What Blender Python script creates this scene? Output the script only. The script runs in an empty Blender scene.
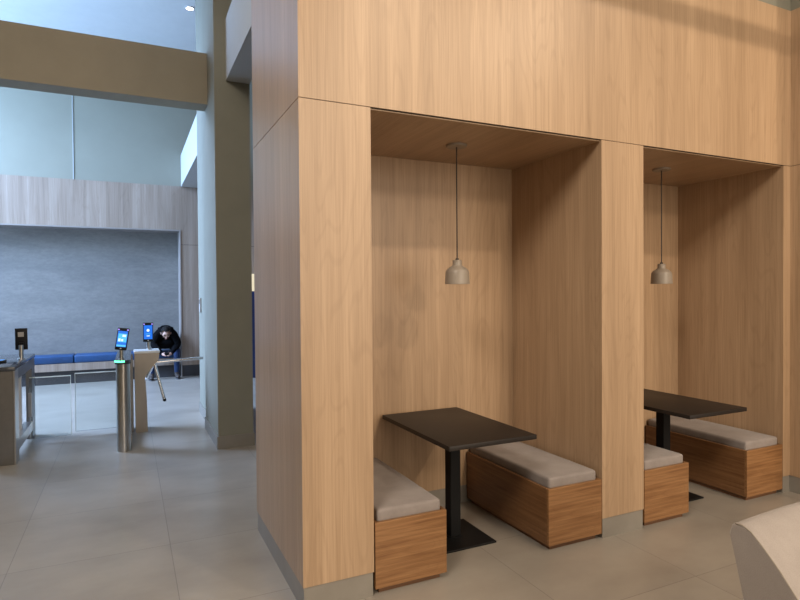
import bpy, bmesh, math, random
from mathutils import Vector, Matrix
random.seed(7)
R = math.radians
scene = bpy.context.scene
COL = scene.collection

# ------------------------------------------------------------------ camera
cam_d = bpy.data.cameras.new('camera')
cam = bpy.data.objects.new('camera', cam_d)
COL.objects.link(cam)
yaw, pitch, roll = R(25.3329), R(-0.8426), R(-0.4246)
fw = Vector((math.sin(yaw) * math.cos(pitch), math.cos(yaw) * math.cos(pitch), math.sin(pitch)))
rt = Vector((math.cos(yaw), -math.sin(yaw), 0))
up = rt.cross(fw)
rt2 = rt * math.cos(roll) + up * math.sin(roll)
up2 = -rt * math.sin(roll) + up * math.cos(roll)
M = Matrix((rt2, up2, -fw)).transposed().to_4x4()
M.translation = Vector((-0.7843, -2.8265, 1.632))
cam.matrix_world = M
cam_d.sensor_width = 36
cam_d.lens = 575.2124 / 800 * 36
cam_d.clip_start = 0.05
scene.camera = cam

# ------------------------------------------------------------------ world, lights, exposure
scene.view_settings.view_transform = 'Standard'
scene.view_settings.look = 'None'
scene.view_settings.gamma = 1
scene.view_settings.use_curve_mapping = False
scene.view_settings.exposure = 0.1
w = bpy.data.worlds.new('world'); scene.world = w
w.use_nodes = True
w.node_tree.nodes['Background'].inputs[0].default_value = (1.0, 0.93, 0.85, 1)
w.node_tree.nodes['Background'].inputs[1].default_value = 0.22

def area(name, loc, target, sx, sy, power, col, spread=180):
    d = bpy.data.lights.new(name, 'AREA'); d.shape = 'RECTANGLE'
    d.size, d.size_y, d.energy, d.color = sx, sy, power, col
    d.spread = R(spread)
    o = bpy.data.objects.new(name, d); COL.objects.link(o)
    o.location = loc
    o.rotation_euler = (Vector(target) - Vector(loc)).to_track_quat('-Z', 'Y').to_euler()
    return o

def spot(name, loc, target, power, col, angle=70, blend=0.6, rad=0.1):
    d = bpy.data.lights.new(name, 'SPOT')
    d.energy, d.color, d.spot_size, d.spot_blend, d.shadow_soft_size = power, col, R(angle), blend, rad
    o = bpy.data.objects.new(name, d); COL.objects.link(o)
    o.location = loc
    o.rotation_euler = (Vector(target) - Vector(loc)).to_track_quat('-Z', 'Y').to_euler()
    return o

WARM = (1.0, 0.83, 0.64)
BLUE = (0.34, 0.60, 1.0)
# daylight from the glass facade on the far left
area('daylight_facade', (-6.6, 7.0, 3.4), (0, 7.2, 2.4), 5.0, 4.6, 540, BLUE)
area('daylight_upper', (-5.4, 7.2, 5.4), (-1.2, 7.0, 0), 4.4, 2.4, 640, (0.44, 0.62, 1.0), 120)
# warm ceiling lamps of the lounge, in front of the booths
area('lounge_ceiling', (3.6, -7.0, 5.9), (2.4, 0, 1.4), 6.0, 3.0, 110, WARM, 150)
spot('lamp_far', (2.5, -11.0, 5.7), (2.2, 0, 1.3), 950, WARM, 46, 0.8, 0.6)
spot('lamp_near', (2.6, -4.9, 6.0), (2.0, 0, 1.6), 310, WARM, 95, 0.9, 0.09)
spot('lamp_near_right', (5.0, -4.9, 5.9), (2.4, 0, 1.6), 330, WARM, 95, 0.9, 0.09)
area('ceiling_fill', (-5.6, 6.6, 4.2), (-1.0, 6.6, 6.6), 3.0, 2.0, 190, BLUE)  # added fill aimed up to brighten the far ceiling
area('booth_fill', (2.9, -9.0, 2.3), (2.9, 0, 1.6), 7.0, 3.8, 150, (1.0, 0.85, 0.68), 130)  # added soft fill behind the camera, brightens the booth interiors
area('lobby_fill', (-3.0, -3.2, 5.5), (2.4, 0.6, 1.3), 2.0, 1.6, 95, (1.0, 0.90, 0.78), 110)  # added fill from the left for the right-hand booth walls
area('lamp_lobby', (-2.0, 1.0, 5.9), (-2.0, 1.0, 0), 2.6, 3.0, 50, (1.0, 0.88, 0.74))

# ------------------------------------------------------------------ materials
def new_mat(name):
    m = bpy.data.materials.new(name); m.use_nodes = True
    nt = m.node_tree
    return m, nt, nt.nodes['Principled BSDF']

def N(nt, kind, **kw):
    n = nt.nodes.new(kind)
    for k, v in kw.items(): setattr(n, k, v)
    return n

def coords(nt, scale, rot=(0, 0, 0), loc=(0, 0, 0)):
    tc = N(nt, 'ShaderNodeTexCoord'); mp = N(nt, 'ShaderNodeMapping')
    mp.inputs['Scale'].default_value = scale
    mp.inputs['Rotation'].default_value = rot
    mp.inputs['Location'].default_value = loc
    nt.links.new(tc.outputs['Object'], mp.inputs['Vector'])
    return mp.outputs['Vector']

def noise(nt, vec, scale=1.0, detail=4, rough=0.55, dist=0.0):
    n = N(nt, 'ShaderNodeTexNoise')
    n.inputs['Scale'].default_value = scale; n.inputs['Detail'].default_value = detail
    n.inputs['Roughness'].default_value = rough; n.inputs['Distortion'].default_value = dist
    nt.links.new(vec, n.inputs['Vector'])
    return n.outputs['Fac']

def ramp(nt, fac, stops):
    r = N(nt, 'ShaderNodeValToRGB')
    e = r.color_ramp.elements
    while len(e) < len(stops): e.new(0.5)
    for i, (p, c) in enumerate(stops):
        e[i].position = p; e[i].color = (*c, 1) if len(c) == 3 else c
    nt.links.new(fac, r.inputs['Fac'])
    return r.outputs['Color']

def mix(nt, a, b, fac, mode='MULTIPLY'):
    m = N(nt, 'ShaderNodeMix', data_type='RGBA', blend_type=mode)
    if isinstance(fac, (int, float)): m.inputs[0].default_value = fac
    else: nt.links.new(fac, m.inputs[0])
    for i, s in ((6, a), (7, b)):
        if isinstance(s, tuple): m.inputs[i].default_value = (*s, 1)
        else: nt.links.new(s, m.inputs[i])
    return m.outputs[2]

def bump(nt, p, h, strength=0.1, dist=0.01):
    b = N(nt, 'ShaderNodeBump')
    b.inputs['Strength'].default_value = strength; b.inputs['Distance'].default_value = dist
    nt.links.new(h, b.inputs['Height']); nt.links.new(b.outputs['Normal'], p.inputs['Normal'])

def wood(name, dark, mid, light, axis='Z', coarse=13.0, fine=110.0, along=0.4, rough=0.38, streak=0.7):
    """Veneer with its grain along the given axis."""
    m, nt, p = new_mat(name)
    def sc(s, l):
        v = [s, s, s]; v['XYZ'.index(axis)] = l
        return tuple(v)
    n1 = noise(nt, coords(nt, sc(coarse, along)), 1, 5, 0.6, 0.6)
    n2 = noise(nt, coords(nt, sc(fine, along * 4)), 1, 3, 0.6)
    n3 = noise(nt, coords(nt, sc(2.6, along * .5), loc=(3, 1, 7)), 1, 2, 0.5)
    c = ramp(nt, n1, [(0.30, dark), (0.5, mid), (0.68, light)])
    c = mix(nt, c, ramp(nt, n2, [(0.32, (0.78, 0.74, 0.70)), (0.58, (1, 1, 1))]), streak)
    c = mix(nt, c, ramp(nt, n3, [(0.30, (0.86, 0.84, 0.82)), (0.70, (1.08, 1.08, 1.08))]), 0.8)
    # cathedral figure: contour lines of a slow noise stretched along the grain
    n4 = noise(nt, coords(nt, sc(3.4, along * .8), loc=(5, 2, 1)), 1, 2, 0.45, 0.3)
    sn = N(nt, 'ShaderNodeMath', operation='SINE'); ml = N(nt, 'ShaderNodeMath', operation='MULTIPLY')
    ml.inputs[1].default_value = 150.0
    nt.links.new(n4, ml.inputs[0]); nt.links.new(ml.outputs[0], sn.inputs[0])
    c = mix(nt, c, ramp(nt, sn.outputs[0], [(0.0, (1, 1, 1)), (0.55, (1, 1, 1)), (1.0, (0.86, 0.84, 0.82))]), 0.45)
    nt.links.new(c, p.inputs['Base Color'])
    p.inputs['Roughness'].default_value = rough
    bump(nt, p, n2, 0.06, 0.004)
    return m

def plain(name, col, rough=0.5, metal=0.0, var=0.08, scale=6.0, spec=0.5):
    m, nt, p = new_mat(name)
    n1 = noise(nt, coords(nt, (scale,) * 3), 1, 5, 0.6)
    lo = tuple(c * (1 - var) for c in col); hi = tuple(min(1, c * (1 + var)) for c in col)
    nt.links.new(ramp(nt, n1, [(0.3, lo), (0.7, hi)]), p.inputs['Base Color'])
    p.inputs['Roughness'].default_value = rough; p.inputs['Metallic'].default_value = metal
    p.inputs['Specular IOR Level'].default_value = spec
    return m

def emit(name, col, strength):
    m, nt, p = new_mat(name)
    p.inputs['Base Color'].default_value = (*[c * 0.2 for c in col], 1)
    p.inputs['Emission Color'].default_value = (*col, 1)
    p.inputs['Emission Strength'].default_value = strength
    return m

def fabric(name, col, scale=420.0, var=0.10):
    m, nt, p = new_mat(name)
    n1 = noise(nt, coords(nt, (9,) * 3), 1, 4, 0.6)
    n2 = noise(nt, coords(nt, (scale,) * 3), 1, 2, 0.6)
    lo = tuple(c * (1 - var) for c in col); hi = tuple(min(1, c * (1 + var)) for c in col)
    c = ramp(nt, n1, [(0.3, lo), (0.7, hi)])
    c = mix(nt, c, ramp(nt, n2, [(0.3, (0.8, 0.8, 0.8)), (0.6, (1, 1, 1))]), 0.6)
    nt.links.new(c, p.inputs['Base Color'])
    p.inputs['Roughness'].default_value = 0.9
    p.inputs['Sheen Weight'].default_value = 0.25
    p.inputs['Specular IOR Level'].default_value = 0.2
    bump(nt, p, n2, 0.25, 0.002)
    return m

def floor_mat():
    m, nt, p = new_mat('porcelain_tile')
    tc = N(nt, 'ShaderNodeTexCoord'); sep = N(nt, 'ShaderNodeSeparateXYZ')
    nt.links.new(tc.outputs['Object'], sep.inputs[0])
    def mth(op, a, b=None):
        n = N(nt, 'ShaderNodeMath', operation=op)
        for i, s in enumerate((a, b)):
            if s is None: continue
            if isinstance(s, (int, float)): n.inputs[i].default_value = s
            else: nt.links.new(s, n.inputs[i])
        return n.outputs[0]
    S = 0.89
    def cell(sock, off):
        t = mth('DIVIDE', mth('SUBTRACT', sock, off), S)
        fr = mth('SUBTRACT', t, mth('FLOOR', t))
        d = mth('MINIMUM', fr, mth('SUBTRACT', 1.0, fr))
        return mth('FLOOR', t), mth('LESS_THAN', d, 0.0026)
    ix, gx = cell(sep.outputs[0], -0.555)
    iy, gy = cell(sep.outputs[1], 0.285)
    g = mth('MAXIMUM', gx, gy)
    comb = N(nt, 'ShaderNodeCombineXYZ')
    nt.links.new(ix, comb.inputs[0]); nt.links.new(iy, comb.inputs[1])
    wn = N(nt, 'ShaderNodeTexWhiteNoise', noise_dimensions='3D')
    nt.links.new(comb.outputs[0], wn.inputs['Vector'])
    n1 = noise(nt, coords(nt, (1.6, 2.6, 1), loc=(.3, .2, .37)), 1, 5, 0.55)
    n2 = noise(nt, coords(nt, (9, 9, 1), loc=(.1, .4, .43)), 1, 2, 0.5)
    c = ramp(nt, n1, [(0.28, (0.278, 0.243, 0.203)), (0.72, (0.39, 0.347, 0.295))])
    c = mix(nt, c, ramp(nt, wn.outputs['Value'], [(0.0, (0.93, 0.93, 0.93)), (1.0, (1.04, 1.04, 1.04))]), 1.0)
    c = mix(nt, c, (0.13, 0.12, 0.108), mth('MULTIPLY', g, 0.6), 'MIX')
    nt.links.new(c, p.inputs['Base Color'])
    p.inputs['Roughness'].default_value = 0.29
    bump(nt, p, mth('MULTIPLY', g, -1.0), 0.15, 0.003)
    return m

OAK = wood('oak_veneer', (0.400, 0.270, 0.165), (0.452, 0.308, 0.190), (0.50, 0.346, 0.218))
OAK_Y = wood('oak_veneer_ceiling', (0.400, 0.270, 0.165), (0.452, 0.308, 0.190), (0.50, 0.346, 0.218), axis='Y')
OAK_GREY = wood('greyed_oak_veneer', (0.29, 0.225, 0.178), (0.36, 0.285, 0.23), (0.41, 0.335, 0.275), coarse=11)
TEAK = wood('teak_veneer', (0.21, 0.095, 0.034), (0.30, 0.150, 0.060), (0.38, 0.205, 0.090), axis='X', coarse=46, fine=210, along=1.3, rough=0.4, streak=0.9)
TEAK_SHADED_Y = wood('teak_veneer_shaded', (0.15, 0.067, 0.026), (0.21, 0.100, 0.041), (0.27, 0.140, 0.061), axis='Y', coarse=46, fine=210, along=1.3, rough=0.4, streak=0.8)  # same teak toned down, shade of the bench sides put into the colour
DARKWOOD = plain('plinth_wood', (0.16, 0.075, 0.035), 0.5)
FLOOR = floor_mat()
PLASTER = plain('grey_plaster', (0.235, 0.225, 0.178), 0.85, var=0.05, scale=3)
PLASTER_PALE = plain('pale_plaster', (0.29, 0.285, 0.228), 0.85, var=0.03, scale=2)
PAINT = plain('white_paint', (0.46, 0.47, 0.47), 0.8, var=0.02)
JOINT = plain('plaster_joint', (0.42, 0.45, 0.45), 0.8, var=0.02)
CEIL = plain('ceiling_paint', (0.74, 0.745, 0.75), 0.9, var=0.02)
BEAM = plain('taupe_plaster', (0.29, 0.25, 0.185), 0.8, var=0.05, scale=3)
def concrete_mat():
    m, nt, p = new_mat('grey_wallcovering')
    n1 = noise(nt, coords(nt, (0.9, 0.9, 3.2)), 1, 6, 0.68, 0.3)
    n2 = noise(nt, coords(nt, (11, 11, 26)), 1, 5, 0.7)
    c = ramp(nt, n1, [(0.3, (0.195, 0.188, 0.178)), (0.7, (0.26, 0.25, 0.232))])
    c = mix(nt, c, ramp(nt, n2, [(0.3, (0.84, 0.84, 0.84)), (0.7, (1.08, 1.08, 1.08))]), 0.9)
    nt.links.new(c, p.inputs['Base Color'])
    p.inputs['Roughness'].default_value = 0.8
    return m
CONCRETE = concrete_mat()
SKIRT = plain('skirting_tile', (0.245, 0.222, 0.19), 0.4, var=0.08, scale=5)
GAP = plain('shadow_gap', (0.03, 0.022, 0.016), 0.9)
BLACK = plain('black_laminate', (0.018, 0.0135, 0.011), 0.5, var=0.15, scale=30, spec=0.35)
BLACKMETAL = plain('black_powder_coat', (0.006, 0.006, 0.0065), 0.55, spec=0.25)
TAUPE = fabric('taupe_fabric', (0.285, 0.246, 0.226))
SUEDE = fabric('beige_suede', (0.375, 0.325, 0.292), 260, 0.06)
PIPING = plain('beige_piping', (0.34, 0.29, 0.24), 0.8)
CERAMIC = plain('beige_lacquer', (0.27, 0.225, 0.178), 0.42, var=0.04)
CERAMIC_IN = plain('white_lacquer', (0.75, 0.72, 0.66), 0.5, var=0.02)
CABLE = plain('dark_cable', (0.035, 0.025, 0.02), 0.7)
STEEL = plain('brushed_steel', (0.50, 0.48, 0.45), 0.28, 1.0, var=0.06, scale=14)
STEEL_DK = plain('dark_steel', (0.22, 0.21, 0.20), 0.35, 0.9, var=0.06, scale=14)
CHROME = plain('chrome', (0.75, 0.75, 0.76), 0.12, 1.0, var=0.01)
BEIGEMETAL = plain('beige_sheet_metal', (0.46, 0.385, 0.305), 0.45, 0.3, var=0.04, scale=10)
PALEMETAL = plain('pale_sheet_metal', (0.70, 0.70, 0.70), 0.35, 0.3, var=0.02)
REVEAL = plain('pale_timber_edge', (0.30, 0.262, 0.238), 0.6)
DARKBASE = plain('dark_base', (0.045, 0.045, 0.05), 0.6)
DARKGLASS = plain('dark_glass', (0.05, 0.055, 0.065), 0.12, var=0.05)
BLUEVINYL = plain('blue_vinyl', (0.012, 0.055, 0.15), 0.45, var=0.12, scale=5)
PLASTIC = plain('black_plastic', (0.008, 0.008, 0.009), 0.5, spec=0.25)
WHITEPL = plain('white_plastic', (0.7, 0.7, 0.7), 0.4)
GREYLABEL = plain('grey_label', (0.42, 0.40, 0.38), 0.6)
NAVY = plain('stand_in_navy', (0.015, 0.035, 0.11), 0.3, var=0.2)
SCREEN_BLUE = emit('screen_blue', (0.01, 0.18, 0.85), 0.9)
SCREEN_CYAN = emit('screen_cyan', (0.10, 0.55, 0.85), 1.0)
SCREEN_WHITE = emit('screen_white', (0.75, 0.92, 1.0), 1.1)
LED_VIOLET = emit('led_violet', (0.45, 0.30, 0.95), 1.2)
LED_GREEN = emit('led_green', (0.12, 1.0, 0.45), 3.0)
LAMP = emit('lamp_white', (1.0, 0.97, 0.92), 9.0)
STAND_IN_LIT = emit('stand_in_lit_top', (1.0, 0.86, 0.58), 0.75)
JACKET = plain('black_jacket', (0.004, 0.004, 0.005), 0.95, spec=0.1)
JEANS = fabric('blue_denim', (0.020, 0.042, 0.11), 300, 0.3)
SKIN = plain('skin', (0.56, 0.34, 0.26), 0.55, var=0.06, scale=20)
EYE = plain('eye', (0.10, 0.08, 0.07), 0.5)
HAIR = plain('dark_hair', (0.010, 0.008, 0.007), 0.8, spec=0.2)
SHOE = plain('brown_shoe', (0.060, 0.045, 0.038), 0.6)
SOLE = plain('grey_sole', (0.10, 0.10, 0.10), 0.7)
GREYSTRAP = plain('grey_strap', (0.22, 0.22, 0.24), 0.7)

def glass_mat():
    m, nt, p = new_mat('clear_glass')
    p.inputs['Base Color'].default_value = (0.93, 0.98, 0.97, 1)
    p.inputs['Roughness'].default_value = 0.02
    p.inputs['Transmission Weight'].default_value = 1.0
    p.inputs['IOR'].default_value = 1.45
    return m
GLASS = glass_mat()
EDGE = plain('glass_edge_glint', (0.72, 0.82, 0.80), 0.25, var=0.01)  # pale strip, light caught on the glass edge put into the colour

# ------------------------------------------------------------------ mesh helpers
def box(bm, x0, x1, y0, y1, z0, z1, bev=0.0, seg=2):
    ret = bmesh.ops.create_cube(bm, size=1)
    vs = ret['verts']
    for v in vs:
        v.co = Vector((x0 + (v.co.x + .5) * (x1 - x0), y0 + (v.co.y + .5) * (y1 - y0), z0 + (v.co.z + .5) * (z1 - z0)))
    if bev > 0:
        es = list({e for v in vs for e in v.link_edges})
        bmesh.ops.bevel(bm, geom=es, offset=bev, segments=seg, affect='EDGES', profile=0.5)

def prism(bm, pts, axis, a, b):
    """Extrude a polygon; pts are given in the other two axes in x, y, z order."""
    def mk(p, t):
        c = list(p); c.insert('xyz'.index(axis), t); return Vector(c)
    va = [bm.verts.new(mk(p, a)) for p in pts]; vb = [bm.verts.new(mk(p, b)) for p in pts]
    bm.faces.new(va); bm.faces.new(list(reversed(vb)))
    n = len(pts)
    for i in range(n):
        bm.faces.new((va[i], vb[i], vb[(i + 1) % n], va[(i + 1) % n]))
    bmesh.ops.recalc_face_normals(bm, faces=bm.faces[:])

def lathe(bm, prof, c=(0, 0, 0), seg=40):
    rings = []
    for r, z in prof:
        if r < 1e-6: rings.append([bm.verts.new((c[0], c[1], c[2] + z))])
        else: rings.append([bm.verts.new((c[0] + r * math.cos(2 * math.pi * k / seg), c[1] + r * math.sin(2 * math.pi * k / seg), c[2] + z)) for k in range(seg)])
    for A, B in zip(rings, rings[1:]):
        for k in range(seg):
            k2 = (k + 1) % seg
            if len(A) == 1 and len(B) == 1: continue
            if len(A) == 1: bm.faces.new((A[0], B[k2], B[k]))
            elif len(B) == 1: bm.faces.new((A[k], A[k2], B[0]))
            else: bm.faces.new((A[k], A[k2], B[k2], B[k]))

def tube(bm, pts, r, seg=14):
    pts = [Vector(p) for p in pts]; rings = []
    for i, p in enumerate(pts):
        t = (pts[min(i + 1, len(pts) - 1)] - pts[max(i - 1, 0)]).normalized()
        a = t.orthogonal().normalized() if i == 0 else (a - t * a.dot(t)).normalized()
        b = t.cross(a)
        rr = r[i] if isinstance(r, (list, tuple)) else r
        rings.append([bm.verts.new(p + (a * math.cos(2 * math.pi * k / seg) + b * math.sin(2 * math.pi * k / seg)) * rr) for k in range(seg)])
    for A, B in zip(rings, rings[1:]):
        for k in range(seg):
            bm.faces.new((A[k], A[(k + 1) % seg], B[(k + 1) % seg], B[k]))
    bm.faces.new(list(reversed(rings[0]))); bm.faces.new(rings[-1])

def sphere(bm, c, rx, ry, rz, u=20, v=14):
    r = bmesh.ops.create_uvsphere(bm, u_segments=u, v_segments=v, radius=1)
    for q in r['verts']:
        q.co = Vector((c[0] + q.co.x * rx, c[1] + q.co.y * ry, c[2] + q.co.z * rz))

def obj(name, bm, mat, parent=None, smooth=False):
    me = bpy.data.meshes.new(name)
    bmesh.ops.recalc_face_normals(bm, faces=bm.faces[:])
    bm.to_mesh(me); bm.free()
    me.materials.append(mat)
    if smooth:
        me.polygons.foreach_set('use_smooth', [True] * len(me.polygons))
        me.set_sharp_from_angle(angle=R(38))
    o = bpy.data.objects.new(name, me); COL.objects.link(o)
    if parent: o.parent = parent
    return o

def part(name, mat, parent, fn, smooth=False):
    bm = bmesh.new(); fn(bm)
    return obj(name, bm, mat, parent, smooth)

def struct(name, mat, *boxes, bev=0.0):
    bm = bmesh.new()
    for b in boxes: box(bm, *b, bev=bev, seg=1)
    o = obj(name, bm, mat); o['kind'] = 'structure'
    return o

def thing(name, label, cat, loc=(0, 0, 0), rz=0, group=None):
    o = bpy.data.objects.new(name, None); COL.objects.link(o)
    o.empty_display_size = 0.1
    o.location = loc; o.rotation_euler = (0, 0, rz)
    o['label'] = label; o['category'] = cat
    if group: o['group'] = group
    return o

def dup(root, loc, label, rz=0):
    def cp(o, parent):
        c = o.copy(); COL.objects.link(c)
        if parent: c.parent = parent
        for ch in list(o.children): cp(ch, c)
        return c
    r = cp(root, None); r.location = loc; r.rotation_euler = (0, 0, rz); r['label'] = label
    return r

# ------------------------------------------------------------------ the setting
H = 2.607; HB = 0.132; W1, W2, W3, W4, XC = 0.389, 2.010, 2.386, 3.9225, 4.010
DS, D1 = 1.157, 0.968
CZ = 6.1
struct('floor', FLOOR, (-9, 9, -14, 12, -0.2, 0))
struct('ceiling', CEIL, (-9, 9, -14, 12, CZ, CZ + 0.2))

# timber booth block: piers, back, ceiling panels and the upper fascia
struct('wall_booth_left', OAK, (0, W1, 0, DS, HB, H))
struct('wall_booth_middle', OAK, (W2, W3, 0, D1, HB, H))
struct('wall_booth_right', OAK, (W4, 4.60, 0, D1, HB, H))
struct('wall_booth_back', OAK, (W1, 4.60, D1, DS, HB, H))
struct('trim_1', GAP, (0.008, 4.60, 0.008, DS - .008, H, H + 0.004))
struct('ceiling_booth', OAK_Y, (W1, W2, 0.014, D1, H - 0.006, H), (W3, W4, 0.014, D1, H - 0.006, H))
struct('wall_front_upper', OAK, (0, 4.60, 0, DS, H + 0.004, 3.838))
struct('wall_front_plaster', PLASTER, (0.006, 4.60, 0.006, DS, 3.838, CZ))
struct('wall_right', OAK, (XC, 4.60, -0.75, -0.0005, HB, H))
struct('wall_right_upper', OAK, (XC, 4.60, -0.75, -0.0005, H + 0.004, 3.838))
struct('wall_right_plaster', PLASTER, (XC + .006, 4.60, -0.744, 0.005, 3.838, CZ))
struct('trim_2', GAP, (XC + 0.008, 4.60, -0.742, -0.0005, H, H + 0.004))
i = 0.005
struct('baseboard_left', SKIRT, (i, W1 - i, i, DS - i, 0, HB - 0.002))
struct('baseboard_middle', SKIRT, (W2 + i, W3 - i, i, D1 - i, 0, HB - 0.002))
struct('baseboard_right', SKIRT, (W4 + i, 4.60, i, D1 - i, 0, HB - 0.002), (XC + i, 4.60, -0.745, i, 0, HB - 0.002))
struct('baseboard_back', SKIRT, (W1 - i, W2 + i, D1 + .002, DS - i, 0, HB - 0.002), (W3 - i, W4 + i, D1 + .002, DS - i, 0, HB - 0.002))

# plaster column and the grid of beams behind it
struct('wall_column', PLASTER, (0.052, 0.415, 3.40, 4.45, 0.0, CZ), (0.10, 0.415, 4.45, 5.50, 0.0, CZ))
struct('baseboard_column', SKIRT, (0.040, 0.425, 3.388, 4.462, 0, HB), (0.088, 0.425, 4.462, 5.512, 0, HB))
struct('trim_3', BEAM, (-9, 0.051, 3.95, 4.22, 3.745, 4.313))
struct('trim_4', PAINT, (0.17, 0.415, DS + .01, 3.399, 3.845, 4.475))
struct('trim_5', PAINT, (0.183, 0.60, 5.501, 9.149, 3.705, 4.31))

struct('wall_occluder', PLASTER, (-3.7, -3.5, -14, 5.1, 0, CZ))  # unseen wall added to keep the blue daylight off the foreground
# far wall: plaster above, timber surround, recessed niche
YB = 9.15; NX = 0.165; NZ = 2.865
struct('wall_back', PLASTER_PALE, (-9, 9, YB + 0.012, YB + 0.6, 3.712, CZ))
struct('trim_6', JOINT, (-1.65, -1.636, YB + 0.002, YB + 0.013, 3.712, CZ - 0.002))
struct('wall_back_timber', OAK_GREY, (-9, NX, YB, YB + 0.6, NZ, 3.71), (NX, 9, YB, YB + 0.6, 2.58, 3.71))
struct('wall_back_timber_right', OAK_GREY, (NX, 9, YB, YB + 0.6, 0.22, 2.573))
struct('trim_7', GAP, (NX + .004, 9, YB + .006, YB + 0.55, 2.573, 2.58))
struct('wall_back_niche', CONCRETE, (-9, NX, YB + 0.45, YB + 0.6, 0, NZ))
struct('trim_8', REVEAL, (NX - 0.022, NX - .001, YB - 0.012, YB + 0.445, 0.0, NZ - 0.002), (-9, NX - .023, YB - 0.012, YB + 0.445, NZ - 0.024, NZ - 0.002))
struct('baseboard_back_right', DARKBASE, (NX, 9, YB + .01, YB + 0.6, 0, 0.22))
# slim lighting rail over the lounge (throws the long shadow on the upper timber)
struct('trim_9', BLACKMETAL, (-1.5, 7.5, -1.06, -0.98, 4.02, 4.11), (0.5, 0.52, -1.03, -1.01, 4.11, CZ), (4.5, 4.52, -1.03, -1.01, 4.11, CZ))

# ------------------------------------------------------------------ booth benches
BW, BD, BZ = 0.439, 0.955, 0.392
def make_bench(label):
    t = thing('booth_bench', label, 'bench', group='teak benches in the two booths')
    h = BW / 2
    def end(bm):                                    # front end panel
        box(bm, -h, h, 0, 0.02, 0.034, BZ, 0.0015, 1)
    part('end_panel', TEAK, t, end)
    def sides(bm):
        box(bm, -h, -h + 0.02, 0.0202, BD, 0.034, BZ, 0.0015, 1)
        box(bm, h - 0.02, h, 0.0202, BD, 0.034, BZ, 0.0015, 1)
    part('side_panel', TEAK_SHADED_Y, t, lambda bm: box(bm, -h, -h + 0.02, 0.0202, BD, 0.034, BZ, 0.0015, 1))
    part('side_panel', TEAK_SHADED_Y, t, lambda bm: box(bm, h - 0.02, h, 0.0202, BD, 0.034, BZ, 0.0015, 1))
    part('seat_board', TEAK_SHADED_Y, t, lambda bm: box(bm, -h + .0202, h - .0202, 0.0202, BD, BZ - 0.03, BZ - 0.012))
    part('plinth', DARKWOOD, t, lambda bm: box(bm, -h + .03, h - .03, 0.03, BD - .02, 0, 0.0338))
    def cush(bm):
        r = bmesh.ops.create_grid(bm, x_segments=1, y_segments=1, size=1); bmesh.ops.delete(bm, geom=r['verts'], context='VERTS')
        nx, ny = 14, 28
        x0, x1, y0, y1, z0, z1 = -h + .022, h - .024, 0.022, BD - .005, BZ - .0118, BZ + .058
        box(bm, x0, x1, y0, y1, z0, z1)
        bmesh.ops.subdivide_edges(bm, edges=[e for e in bm.edges if abs(e.verts[0].co.y - e.verts[1].co.y) > .1], cuts=ny, use_grid_fill=True)
        bmesh.ops.subdivide_edges(bm, edges=[e for e in bm.edges if abs(e.verts[0].co.x - e.verts[1].co.x) > .1], cuts=nx, use_grid_fill=True)
        es = [e for e in bm.edges if len(e.link_faces) == 2 and e.calc_face_angle() > 0.5]
        bmesh.ops.bevel(bm, geom=es, offset=0.016, segments=4, affect='EDGES', profile=0.5)
        for v in bm.verts:                           # softly domed top
            if v.co.z > BZ + .03:
                u = (v.co.x - x0) / (x1 - x0); s = (v.co.y - y0) / (y1 - y0)
                v.co.z += 0.012 * max(0, math.sin(math.pi * u)) ** .6 * max(0, math.sin(math.pi * s)) ** .4
    part('seat_cushion', TAUPE, t, cush, True)
    return t
b1 = make_bench('teak booth bench in the nearer booth, tucked behind the corner pier')
b1.location = (W1 + 0.008 + BW / 2, 0.0, 0)
dup(b1, (W2 - 0.004 - BW / 2, 0.0, 0), 'teak booth bench with taupe cushion right of the nearer table, long side in full view')
dup(b1, (W3 + 0.008 + BW / 2, 0.0, 0), 'teak booth bench peeking out beside the middle pier in the farther booth')
dup(b1, (W4 - 0.004 - BW / 2, 0.0, 0), 'teak booth bench with taupe cushion at the far right, beyond the farther table')

# ------------------------------------------------------------------ booth tables
def make_table(label):
    t = thing('booth_table', label, 'table', group='black booth tables')
    part('table_top', BLACK, t, lambda bm: box(bm, -.300, .318, -.475, .475, .722, .75, 0.0025, 2), True)
    part('column', BLACKMETAL, t, lambda bm: box(bm, -.038, .038, -.038, .038, .012, .712, 0.003, 1))
    part('base_plate', BLACKMETAL, t, lambda bm: box(bm, -.205, .205, -.205, .205, 0, .012, 0.002, 1))
    part('collar', BLACKMETAL, t, lambda bm: lathe(bm, [(0, .0121), (.056, .0121), (.056, .020), (.0, .020)]), True)
    part('mounting_plate', BLACKMETAL, t, lambda bm: box(bm, -.15, .15, -.2, .2, .7121, .7218))
    return t
t1 = make_table('black rectangular booth table on square pedestal in the nearer booth')
t1.location = (1.152, 0.465, 0)
dup(t1, (3.055, 0.405, 0), 'black rectangular booth table in the farther booth, half hidden by the middle pier')

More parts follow.
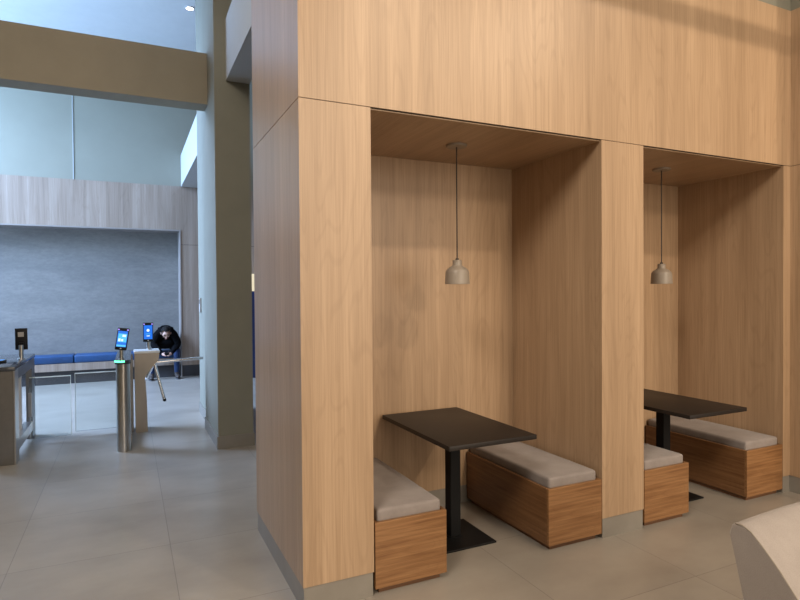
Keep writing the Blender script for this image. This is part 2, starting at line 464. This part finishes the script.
# ------------------------------------------------------------------ pendants
def make_pendant(label):
    """Root sits at the ceiling panel; the lamp hangs below it."""
    t = thing('pendant_lamp', label, 'lamp', group='bell pendants in the booths')
    L = -0.922                                         # rim
    part('canopy', CERAMIC, t, lambda bm: lathe(bm, [(0, -.014), (.064, -.014), (.069, -.010), (.069, 0), (0, 0)]), True)
    part('cable', CABLE, t, lambda bm: tube(bm, [(0, 0, -.0142), (0, 0, -.4), (0, 0, L + .170)], .0042, 10))
    part('cable_grip', CABLE, t, lambda bm: lathe(bm, [(0, L + .172), (.010, L + .172), (.012, L + .160), (0, L + .160)]), True)
    outer = [(.011, L + .1595), (.027, L + .1595), (.0305, L + .156), (.031, L + .128), (.034, L + .122), (.062, L + .104), (.074, L + .092), (.078, L + .078), (.082, L + .01), (.083, L)]
    inner = [(.080, L), (.077, L + .02), (.073, L + .078), (.060, L + .095), (.028, L + .115), (.011, L + .12)]
    sh = part('lamp_shade', CERAMIC, t, lambda bm: lathe(bm, outer + inner), True)
    part('bulb', WHITEPL, t, lambda bm: lathe(bm, [(0, L + .119), (.014, L + .119), (.014, L + .085), (.026, L + .06), (.028, L + .045), (.02, L + .025), (0, L + .018)]), True)
    return t
p1 = make_pendant('beige bell pendant lamp hanging on a dark cable in the nearer booth')
p1.location = (1.202, 0.475, H - 0.006)
dup(p1, (3.105, 0.462, H - 0.006), 'beige bell pendant lamp hanging in the farther booth beside the middle pier')

# ------------------------------------------------------------------ lounge chair, bottom right
def make_chair():
    t = thing('lounge_chair', 'beige suede lounge chair with piped edge in the bottom right corner', 'chair', (1.35, 0, 0))
    prof = [(-1.455, .12), (-1.42, .28), (-1.388, .43), (-1.350, .60), (-1.333, .672), (-1.340, .700), (-1.362, .716), (-1.390, .718),
            (-1.425, .704), (-1.462, .672), (-1.50, .635), (-1.536, .597), (-1.595, .526), (-1.65, .468), (-1.72, .430), (-1.85, .415), (-2.05, .415), (-2.10, .40), (-2.12, .36), (-2.10, .12)]
    Wd = 0.78
    def body(bm):
        n = len(prof)
        xs = [0.0, .006, .02, .05, .15, .3, .45, .6, .70, .74, .76, .774, .78]
        rows = []
        for x in xs:
            u = x / Wd
            ins = 0.0
            if x < .02: ins = .012 * (1 - x / .02) ** 2
            if x > Wd - .02: ins = .012 * (1 - (Wd - x) / .02) ** 2
            crown = 0.016 * math.sin(math.pi * min(1, max(0, u)))
            row = []
            cy = sum(p[0] for p in prof) / n; cz = sum(p[1] for p in prof) / n
            for (y, z) in prof:
                d = Vector((y - cy, z - cz)); L = d.length
                k = (L - ins) / L
                zz = cz + d.y * k
                row.append(bm.verts.new((x, cy + d.x * k, zz + (crown if z > .5 else 0))))
            rows.append(row)
        for A, B in zip(rows, rows[1:]):
            for k in range(n):
                bm.faces.new((A[k], A[(k + 1) % n], B[(k + 1) % n], B[k]))
        bm.faces.new(rows[0]); bm.faces.new(list(reversed(rows[-1])))
    part('upholstery', SUEDE, t, body, True)
    cy = sum(p[0] for p in prof) / len(prof); cz = sum(p[1] for p in prof) / len(prof)
    for x in (.004, Wd - .004):
        pts = [(x, y, z) for y, z in prof[6:17]]
        part('piping', PIPING, t, lambda bm, pts=pts: tube(bm, pts, .0035, 8), True)
    for x in (.07, Wd - .07):
        for y in (-1.52, -2.03):
            part('leg', BLACKMETAL, t, lambda bm, x=x, y=y: lathe(bm, [(0, 0), (.014, 0), (.018, .1198), (0, .1198)], (x, y, 0), 16), True)
make_chair()

# ------------------------------------------------------------------ turnstile hall: barriers
def terminal(name, label, loc, rz, screen, tilt, style, lean=0, group='face scanners on the barriers'):
    """Slab terminal on a round stalk, screen facing -Y, base at loc."""
    t = thing(name, label, 'terminal', loc, rz, group)
    part('stalk', STEEL, t, lambda bm: lathe(bm, [(0, 0), (.034, 0), (.034, .008), (.021, .012), (.021, .15), (0, .15)], seg=24), True)
    Mt = Matrix.Translation((0, 0, .115)) @ Matrix.Rotation(R(tilt), 4, 'X') @ Matrix.Rotation(R(lean), 4, 'Y')
    def q(fn):
        def f(bm):
            fn(bm)
            for v in bm.verts: v.co = Mt @ v.co
        return f
    w, h = .056, .21
    case = part('case', PLASTIC, t, q(lambda bm: box(bm, -w, w, -.040, -.022, -.02, h, .004, 2)), True)
    part('bracket', PLASTIC, t, q(lambda bm: box(bm, -.02, .02, -.0218, .0, .0, .06)))
    def faceplate(nm, mat, x0, x1, z0, z1, off=.0006):
        part(nm, mat, case, q(lambda bm: box(bm, x0, x1, -.040 - off, -.0398, z0, z1)))
    if screen:
        faceplate('screen', SCREEN_BLUE, -.047, .047, .012, .178)
        faceplate('camera_window', PLASTIC, -.03, .03, .182, .205)
        faceplate('status_light', LED_VIOLET, -.052, -.036, .186, .198, .0012)
        faceplate('status_light', LED_VIOLET, .036, .052, .186, .198, .0012)
        faceplate('button', WHITEPL, -.007, .007, -.008, .002, .0012)
        if style == 'form':
            faceplate('screen_figure', SCREEN_CYAN, -.040, .042, .062, .150, .0012)
            faceplate('screen_text', SCREEN_WHITE, .000, .034, .118, .140, .0018)
            faceplate('screen_text', SCREEN_WHITE, -.034, -.014, .070, .098, .0018)
            faceplate('screen_text', SCREEN_WHITE, -.006, .012, .072, .094, .0018)
            faceplate('screen_bar', SCREEN_CYAN, -.044, .044, .016, .034, .0012)
        else:
            part('screen_figure', SCREEN_WHITE, case, q(lambda bm: sphere(bm, (0, -.0405, .118), .016, .0012, .017, 20, 10)))
            faceplate('screen_bar', SCREEN_CYAN, -.026, .026, .072, .078, .0012)
            faceplate('screen_text', SCREEN_WHITE, -.016, .018, .046, .056, .0012)
    else:
        faceplate('screen', DARKGLASS, -.047, .047, .012, .178)
        part('label_plate', GREYLABEL, case, q(lambda bm: box(bm, -.024, .030, -.0222, -.0212, .120, .170)))
    return t

# left speed gate cabinet
def left_gate():
    t = thing('speed_gate', 'dark grey glass speed gate cabinet cut off by the left picture edge', 'turnstile', (-1.9, 3.72, 0))
    x0, x1, L = -.20, .128, 1.30
    part('end_panel', STEEL_DK, t, lambda bm: box(bm, x0, x1 - .012, 0, .03, 0, .90, .003, 1))
    part('side_post', STEEL, t, lambda bm: box(bm, x1 - .0118, x1, 0, .20, 0, .90))
    part('rear_post', STEEL_DK, t, lambda bm: box(bm, x1 - .06, x1, L - .22, L, 0, .90, .003, 1))
    part('bottom_rail', STEEL, t, lambda bm: box(bm, x1 - .08, x1, .2002, L - .2202, .10, .20))
    part('top_rail', STEEL_DK, t, lambda bm: box(bm, x0, x1, .2002, L - .2202, .80, .90))
    part('inner_post', PALEMETAL, t, lambda bm: box(bm, x1 - .075, x1 - .045, .66, .72, .2002, .7998))
    part('top_cover', DARKGLASS, t, lambda bm: box(bm, x0 - .01, x1 + .006, -.012, L + .01, .9002, .945, .008, 2), True)
    part('hinge_clamp', STEEL, t, lambda bm: box(bm, x1 + .0002, x1 + .03, .79, .83, .30, .56))
    part('glass_wing', GLASS, t, lambda bm: box(bm, x1 + .012, x1 + .40, .803, .815, .06, .722, .003, 1))
    part('edge_glint', EDGE, t, lambda bm: [box(bm, x1 + .012, x1 + .40, .803, .815, .7222, .729), box(bm, x1 + .4002, x1 + .404, .803, .815, .06, .729)])
left_gate()
terminal('face_scanner', 'black face scanner seen from behind on the left speed gate', (-1.812, 4.40, .9452), math.pi, False, -4, 'none')
def reader(label, loc):
    t = thing('card_reader', label, 'card reader', loc)
    part('housing', PLASTIC, t, lambda bm: box(bm, -.05, .05, -.06, .06, 0, .025, .006, 2), True)
    part('light_pad', emit('reader_blue', (0.10, 0.38, 0.95), 0.5), t, lambda bm: box(bm, -.035, .035, -.045, .045, .0252, .028))
reader('small blue lit card reader on top of the left speed gate', (-1.955, 4.12, .9452))

# middle slim speed gate
def mid_gate():
    t = thing('speed_gate', 'slim steel speed gate with rounded front and green status light', 'turnstile', (-.838, 3.72, 0))
    def col(bm):
        pts = []
        for k in range(17):
            a = math.pi + math.pi * k / 16
            pts.append((.067 * math.cos(a), .067 + .067 * math.sin(a)))
        pts += [(.067, .20), (-.067, .20)]
        prism(bm, pts, 'z', 0, .905)
    part('front_column', STEEL, t, col, True)
    part('rear_post', STEEL_DK, t, lambda bm: box(bm, -.045, .10, .92, 1.16, 0, .905, .003, 1))
    part('bottom_rail', STEEL_DK, t, lambda bm: box(bm, -.05, .075, .2002, .9198, .06, .14))
    part('top_rail', STEEL_DK, t, lambda bm: box(bm, -.05, .075, .2002, .9198, .82, .905))
    def cap(bm):
        pts = []
        for k in range(17):
            a = math.pi + math.pi * k / 16
            pts.append((.076 * math.cos(a), .07 + .078 * math.sin(a)))
        pts += [(.085, 1.17), (-.06, 1.17)]
        prism(bm, pts, 'z', .9052, .945)
    part('top_cover', DARKGLASS, t, cap, True)
    def led(bm):
        pts = []
        for k in range(10):
            a = math.pi * 1.05 + math.pi * .52 * k / 9
            pts.append((.0785 * math.cos(a), .07 + .0805 * math.sin(a)))
        for k in reversed(range(10)):
            a = math.pi * 1.05 + math.pi * .52 * k / 9
            pts.append((.0765 * math.cos(a), .07 + .0785 * math.sin(a)))
        prism(bm, pts, 'z', .926, .944)
    part('status_light', LED_GREEN, t, led)
    part('hinge_clamp', STEEL, t, lambda bm: box(bm, -.075, -.0452, .95, .99, .30, .56))
    part('glass_wing', GLASS, t, lambda bm: box(bm, -.50, -.06, .963, .975, .06, .722, .003, 1))
    part('edge_glint', EDGE, t, lambda bm: [box(bm, -.50, -.06, .963, .975, .7222, .729), box(bm, -.504, -.5002, .963, .975, .06, .729)])
mid_gate()
terminal('face_scanner', 'face scanner with lit cyan screen on the slim middle speed gate', (-.850, 3.84, .9452), R(-10), True, -10, 'form', 7)

# tripod turnstile
def tripod():
    t = thing('tripod_turnstile', 'beige tripod turnstile with flared head and two chrome arms in view', 'turnstile', (-.66, 4.58, 0))
    # profile in x, z
    body = [(-.058, 0), (.072, 0), (.066, .36), (.052, .615), (.056, .66), (.14, .77), (.19, .83), (.205, .875), (.205, .925), (-.062, .925), (-.062, .6)]
    part('body', BEIGEMETAL, t, lambda bm: prism(bm, body, 'y', 0, .26))
    part('top_plate', PALEMETAL, t, lambda bm: box(bm, -.068, .212, -.006, .268, .9252, .955, .004, 1))
    hub = part('hub', STEEL, t, lambda bm: tube(bm, [(.125, .08, .83), (.155, .035, .812)], [.032, .030], 24), True)
    c = Vector((.150, .02, .812))
    ends = [((.705, .02, .836), 'arm'), ((.262, -.02, .345), 'arm'), ((.00, .52, .40), 'arm')]
    for e, nm in ends:
        e = Vector(e); d = (e - c).normalized()
        st = c + Vector((.02, -.02, .0))
        if nm == 'arm':
            pts = [c, c + d * .06, e - d * .03]
        a = part('arm', CHROME, t, lambda bm, pts=pts: tube(bm, pts, .0185, 16), True)
        part('end_cap', PLASTIC if e.z < .7 else CHROME, a, lambda bm, e=e, d=d: tube(bm, [e - d * .0298, e - d * .006, e], [.0195, .0195, .013], 16), True)
tripod()
terminal('face_scanner', 'face scanner with blue screen and white dot on the beige tripod turnstile', (-.565, 4.72, .9552), R(-6), True, -3, 'dot')

# ------------------------------------------------------------------ access plate on the column
t = thing('access_reader', 'small grey access reader plate on the blue lit side of the column', 'card reader', (0.0998, 5.26, 1.47))
part('plate', GREYLABEL, t, lambda bm: box(bm, -.02, 0, -.05, .05, -.095, .095, .004, 1))
part('window', PLASTIC, t, lambda bm: box(bm, -.0215, -.0202, -.032, .032, .02, .075))

# ------------------------------------------------------------------ bench along the far wall
def wall_bench():
    t = thing('upholstered_bench', 'long wall bench with blue cushions in the grey niche', 'bench', (0, YB, 0))
    xr = NX - .03
    part('base', DARKBASE, t, lambda bm: box(bm, -6, xr, .06, .44, 0, .24))
    part('front_board', OAK_GREY, t, lambda bm: box(bm, -6, xr, -.01, .018, .2402, .375))
    part('seat_board', OAK_GREY, t, lambda bm: box(bm, -6, xr, .0182, .44, .34, .375))
    xe = [xr - .005, -1.68, -3.3, -4.95]
    for a, b in zip(xe, xe[1:] + [-6]):
        part('cushion', BLUEVINYL, t, lambda bm, a=a, b=b: box(bm, b + .004, a - .004, -.015, .42, .3752, .515, .022, 3), True)
wall_bench()

# ------------------------------------------------------------------ stand-in unit, form invented, in the gap beside the column
t = thing('navy_unit', 'unidentified navy unit with pale lit top glimpsed between column and timber', 'cabinet', (1.72, 8.3, 0))
part('body', NAVY, t, lambda bm: box(bm, -.45, .45, 0, .6, 0, 1.66, .01, 1))
part('lit_top', STAND_IN_LIT, t, lambda bm: box(bm, -.45, .45, 0, .6, 1.6602, 1.99, .01, 1))

# ------------------------------------------------------------------ ceiling downlight
t = thing('downlight', 'small bright recessed downlight in the pale ceiling above the beam', 'lamp', (0.155, 6.78, CZ))
part('rim', WHITEPL, t, lambda bm: lathe(bm, [(.055, -.001), (.075, -.001), (.075, -.012), (.055, -.012), (.055, -.001)]), True)
part('diffuser', LAMP, t, lambda bm: lathe(bm, [(0, -.008), (.0545, -.008), (.0545, -.002), (0, -.002)]), True)

# ------------------------------------------------------------------ the seated person
def person():
    root = thing('person', 'person in black jacket and jeans hunched over a phone on the blue bench', 'person', (-.14, 9.0, 0))
    V = []; E = []; RAD = []; TAG = []
    def v(p, r, par=None, tag='j'):
        V.append(Vector(p)); RAD.append(r if isinstance(r, tuple) else (r, r)); TAG.append(tag)
        if par is not None: E.append((par, len(V) - 1))
        return len(V) - 1
    pel = v((0, .38, .665), (.15, .12), None, 'p')
    w1 = v((0, .26, .79), (.165, .15), pel)
    v((0, .0, .60), (.20, .12), w1)
    ch = v((.005, .10, .87), (.175, .15), w1)
    up_ = v((.01, .00, .955), (.105, .085), ch)
    nk = v((0.005, -.095, .955), .056, up_, 's')
    hd0 = v((0, -.14, .935), (.070, .072), nk, 's')
    hd1 = v((-.003, -.185, .875), (.078, .088), hd0, 's')
    hd2 = v((-.004, -.21, .795), (.058, .066), hd1, 's')
    for s in (-1, 1):
        sh = v((s * .150, .03, .85), .080, up_)
        el = v((s * .225, -.06, .665), .066, sh)
        fo = v((s * .15, -.19, .585), .055, el)
        wr = v((s * .075, -.275, .505), .036, fo)
        w2 = v((s * .066, -.286, .501), .028, wr, 's')
        pm = v((s * .047, -.315, .497), (.040, .022), w2, 's')
        # four fingers curling round the phone, thumb over it
        for k, (dy, ln) in enumerate(((-.030, .9), (-.012, 1.0), (.006, .95), (.022, .78))):
            a = v((s * .043, -.322 + dy * .9, .482), .0105, pm, 's')
            b = v((s * .028, -.322 + dy - .006 * ln, .470), .0095, a, 's')
            v((s * (.028 - .022 * ln), -.322 + dy, .474), .0085, b, 's')
        a = v((s * .046, -.300, .520), .012, pm, 's')
        v((s * .026, -.325, .530), .010, a, 's')
        hip = v((s * .10, .30, .645), .098, pel, 'p')
        kn = v((s * .195, -.06, .545), .070, hip, 'p')
        sx = .19 if s > 0 else -.255
        cf = v((s * .195 + (sx - s * .195) * .4, -.055, .34), .060, kn, 'p')
        an = v((sx, -.02, .115), .048, cf, 'p')
        bl = v((sx, -.05, .050), .040, an, 'b')
        v((sx + s * .015, -.16, .038), (.036, .030), bl, 'b')
    me = bpy.data.meshes.new('skeleton'); me.from_pydata([tuple(p) for p in V], E, [])
    tmp = bpy.data.objects.new('skeleton', me); COL.objects.link(tmp)
    sk = tmp.modifiers.new('skin', 'SKIN'); sk.use_smooth_shade = True
    for i, d in enumerate(me.skin_vertices[0].data):
        d.radius = RAD[i]; d.use_root = (i == 0)
    sb = tmp.modifiers.new('sub', 'SUBSURF'); sb.levels = 2; sb.render_levels = 2
    dg = bpy.context.evaluated_depsgraph_get(); dg.update()
    bme = bpy.data.meshes.new_from_object(tmp.evaluated_get(dg))
    bpy.data.objects.remove(tmp)
    bme.name = 'body'
    bme.materials.clear()
    idx = {'j': 0, 'p': 1, 's': 2, 'b': 3}
    for m in (JACKET, JEANS, SKIN, SHOE): bme.materials.append(m)
    for p in bme.polygons:
        best = None
        for a, b in E:
            A, B = V[a], V[b]; d = B - A
            tt = max(0, min(1, (p.center - A).dot(d) / d.length_squared))
            dist = (p.center - (A + d * tt)).length - (RAD[a][0] * (1 - tt) + RAD[b][0] * tt) * .9
            if best is None or dist < best[0]: best = (dist, 'j' if (TAG[a] == 'p' and TAG[b] == 'p' and p.center.z > .5 and (p.center.y > .06 or abs(p.center.x) < .11)) else TAG[b] if TAG[a] != 'j' or TAG[b] != 's' else ('s' if tt > .35 else 'j'))
        p.material_index = idx[best[1]]; p.use_smooth = True
    body = bpy.data.objects.new('body', bme); COL.objects.link(body); body.parent = root
    # head frame: bowed, face looking down and forward
    hc = Vector((-.002, -.175, .885)); pitchM = Matrix.Rotation(R(38), 4, 'X')
    HM = Matrix.Translation(hc) @ pitchM
    def hq(fn):
        def f(bm):
            fn(bm)
            for q_ in bm.verts: q_.co = HM @ q_.co
        return f
    def haircap(bm):
        sphere(bm, (0, .018, .020), .088, .104, .108, 24, 18)
        kill = [q_ for q_ in bm.verts if (q_.co.y < -.045 and q_.co.z < .075) or q_.co.z < -.045]
        bmesh.ops.delete(bm, geom=kill, context='VERTS')
    part('hair', HAIR, root, hq(haircap), True)
    part('nose', SKIN, root, hq(lambda bm: sphere(bm, (0, -.098, -.022), .013, .022, .026, 12, 8)), True)
    for s in (-1, 1):
        part('ear', SKIN, root, hq(lambda bm, s=s: sphere(bm, (s * .083, .01, -.012), .010, .020, .030, 12, 8)), True)
        part('eye', EYE, root, hq(lambda bm, s=s: sphere(bm, (s * .032, -.083, .008), .012, .008, .008, 12, 8)), True)
        part('eyebrow', HAIR, root, hq(lambda bm, s=s: box(bm, s * .032 - .018, s * .032 + .018, -.094, -.082, .024, .031)))
    part('mouth', plain('lips_%d' % 1, (0.40, 0.17, 0.14), .5), root, hq(lambda bm: sphere(bm, (0, -.088, -.066), .024, .008, .007, 12, 8)), True)
    # collar of the jacket
    part('collar', JACKET, root, lambda bm: tube(bm, [(.085 * math.cos(a), -.045 + .075 * math.sin(a), 0.965 + .035 * math.sin(a)) for a in [2 * math.pi * k / 20 for k in range(21)]], .026, 10), True)
    for sx, s in ((-.255, -1), (.19, 1)):
        def shoe(bm, sx=sx, s=s):
            sphere(bm, (sx + s * .010, -.095, .048), .047, .135, .036, 18, 12)
            for q_ in bm.verts:
                if q_.co.z < .016: q_.co.z = .016
        f = part('shoe', SHOE, root, shoe, True)
        part('sole', SOLE, f, lambda bm, sx=sx, s=s: [sphere(bm, (sx + s * .010, -.095, .010), .047, .135, .014, 18, 10)] and [setattr(q_.co, 'z', min(.0158, max(0, q_.co.z))) for q_ in bm.verts], True)
    ph = thing('phone', 'black phone held in both hands by the seated person', 'phone', (-.14, 8.675, .502))
    Rm = Matrix.Rotation(R(-35), 4, 'X')
    def rot(fn):
        def f(bm):
            fn(bm)
            for q_ in bm.verts: q_.co = Rm @ q_.co
        return f
    part('case', PLASTIC, ph, rot(lambda bm: box(bm, -.040, .040, -.060, .060, -.004, .004, .003, 2)), True)
    part('screen', DARKGLASS, ph, rot(lambda bm: box(bm, -.036, .036, -.055, .055, .0042, .0048)))
person()
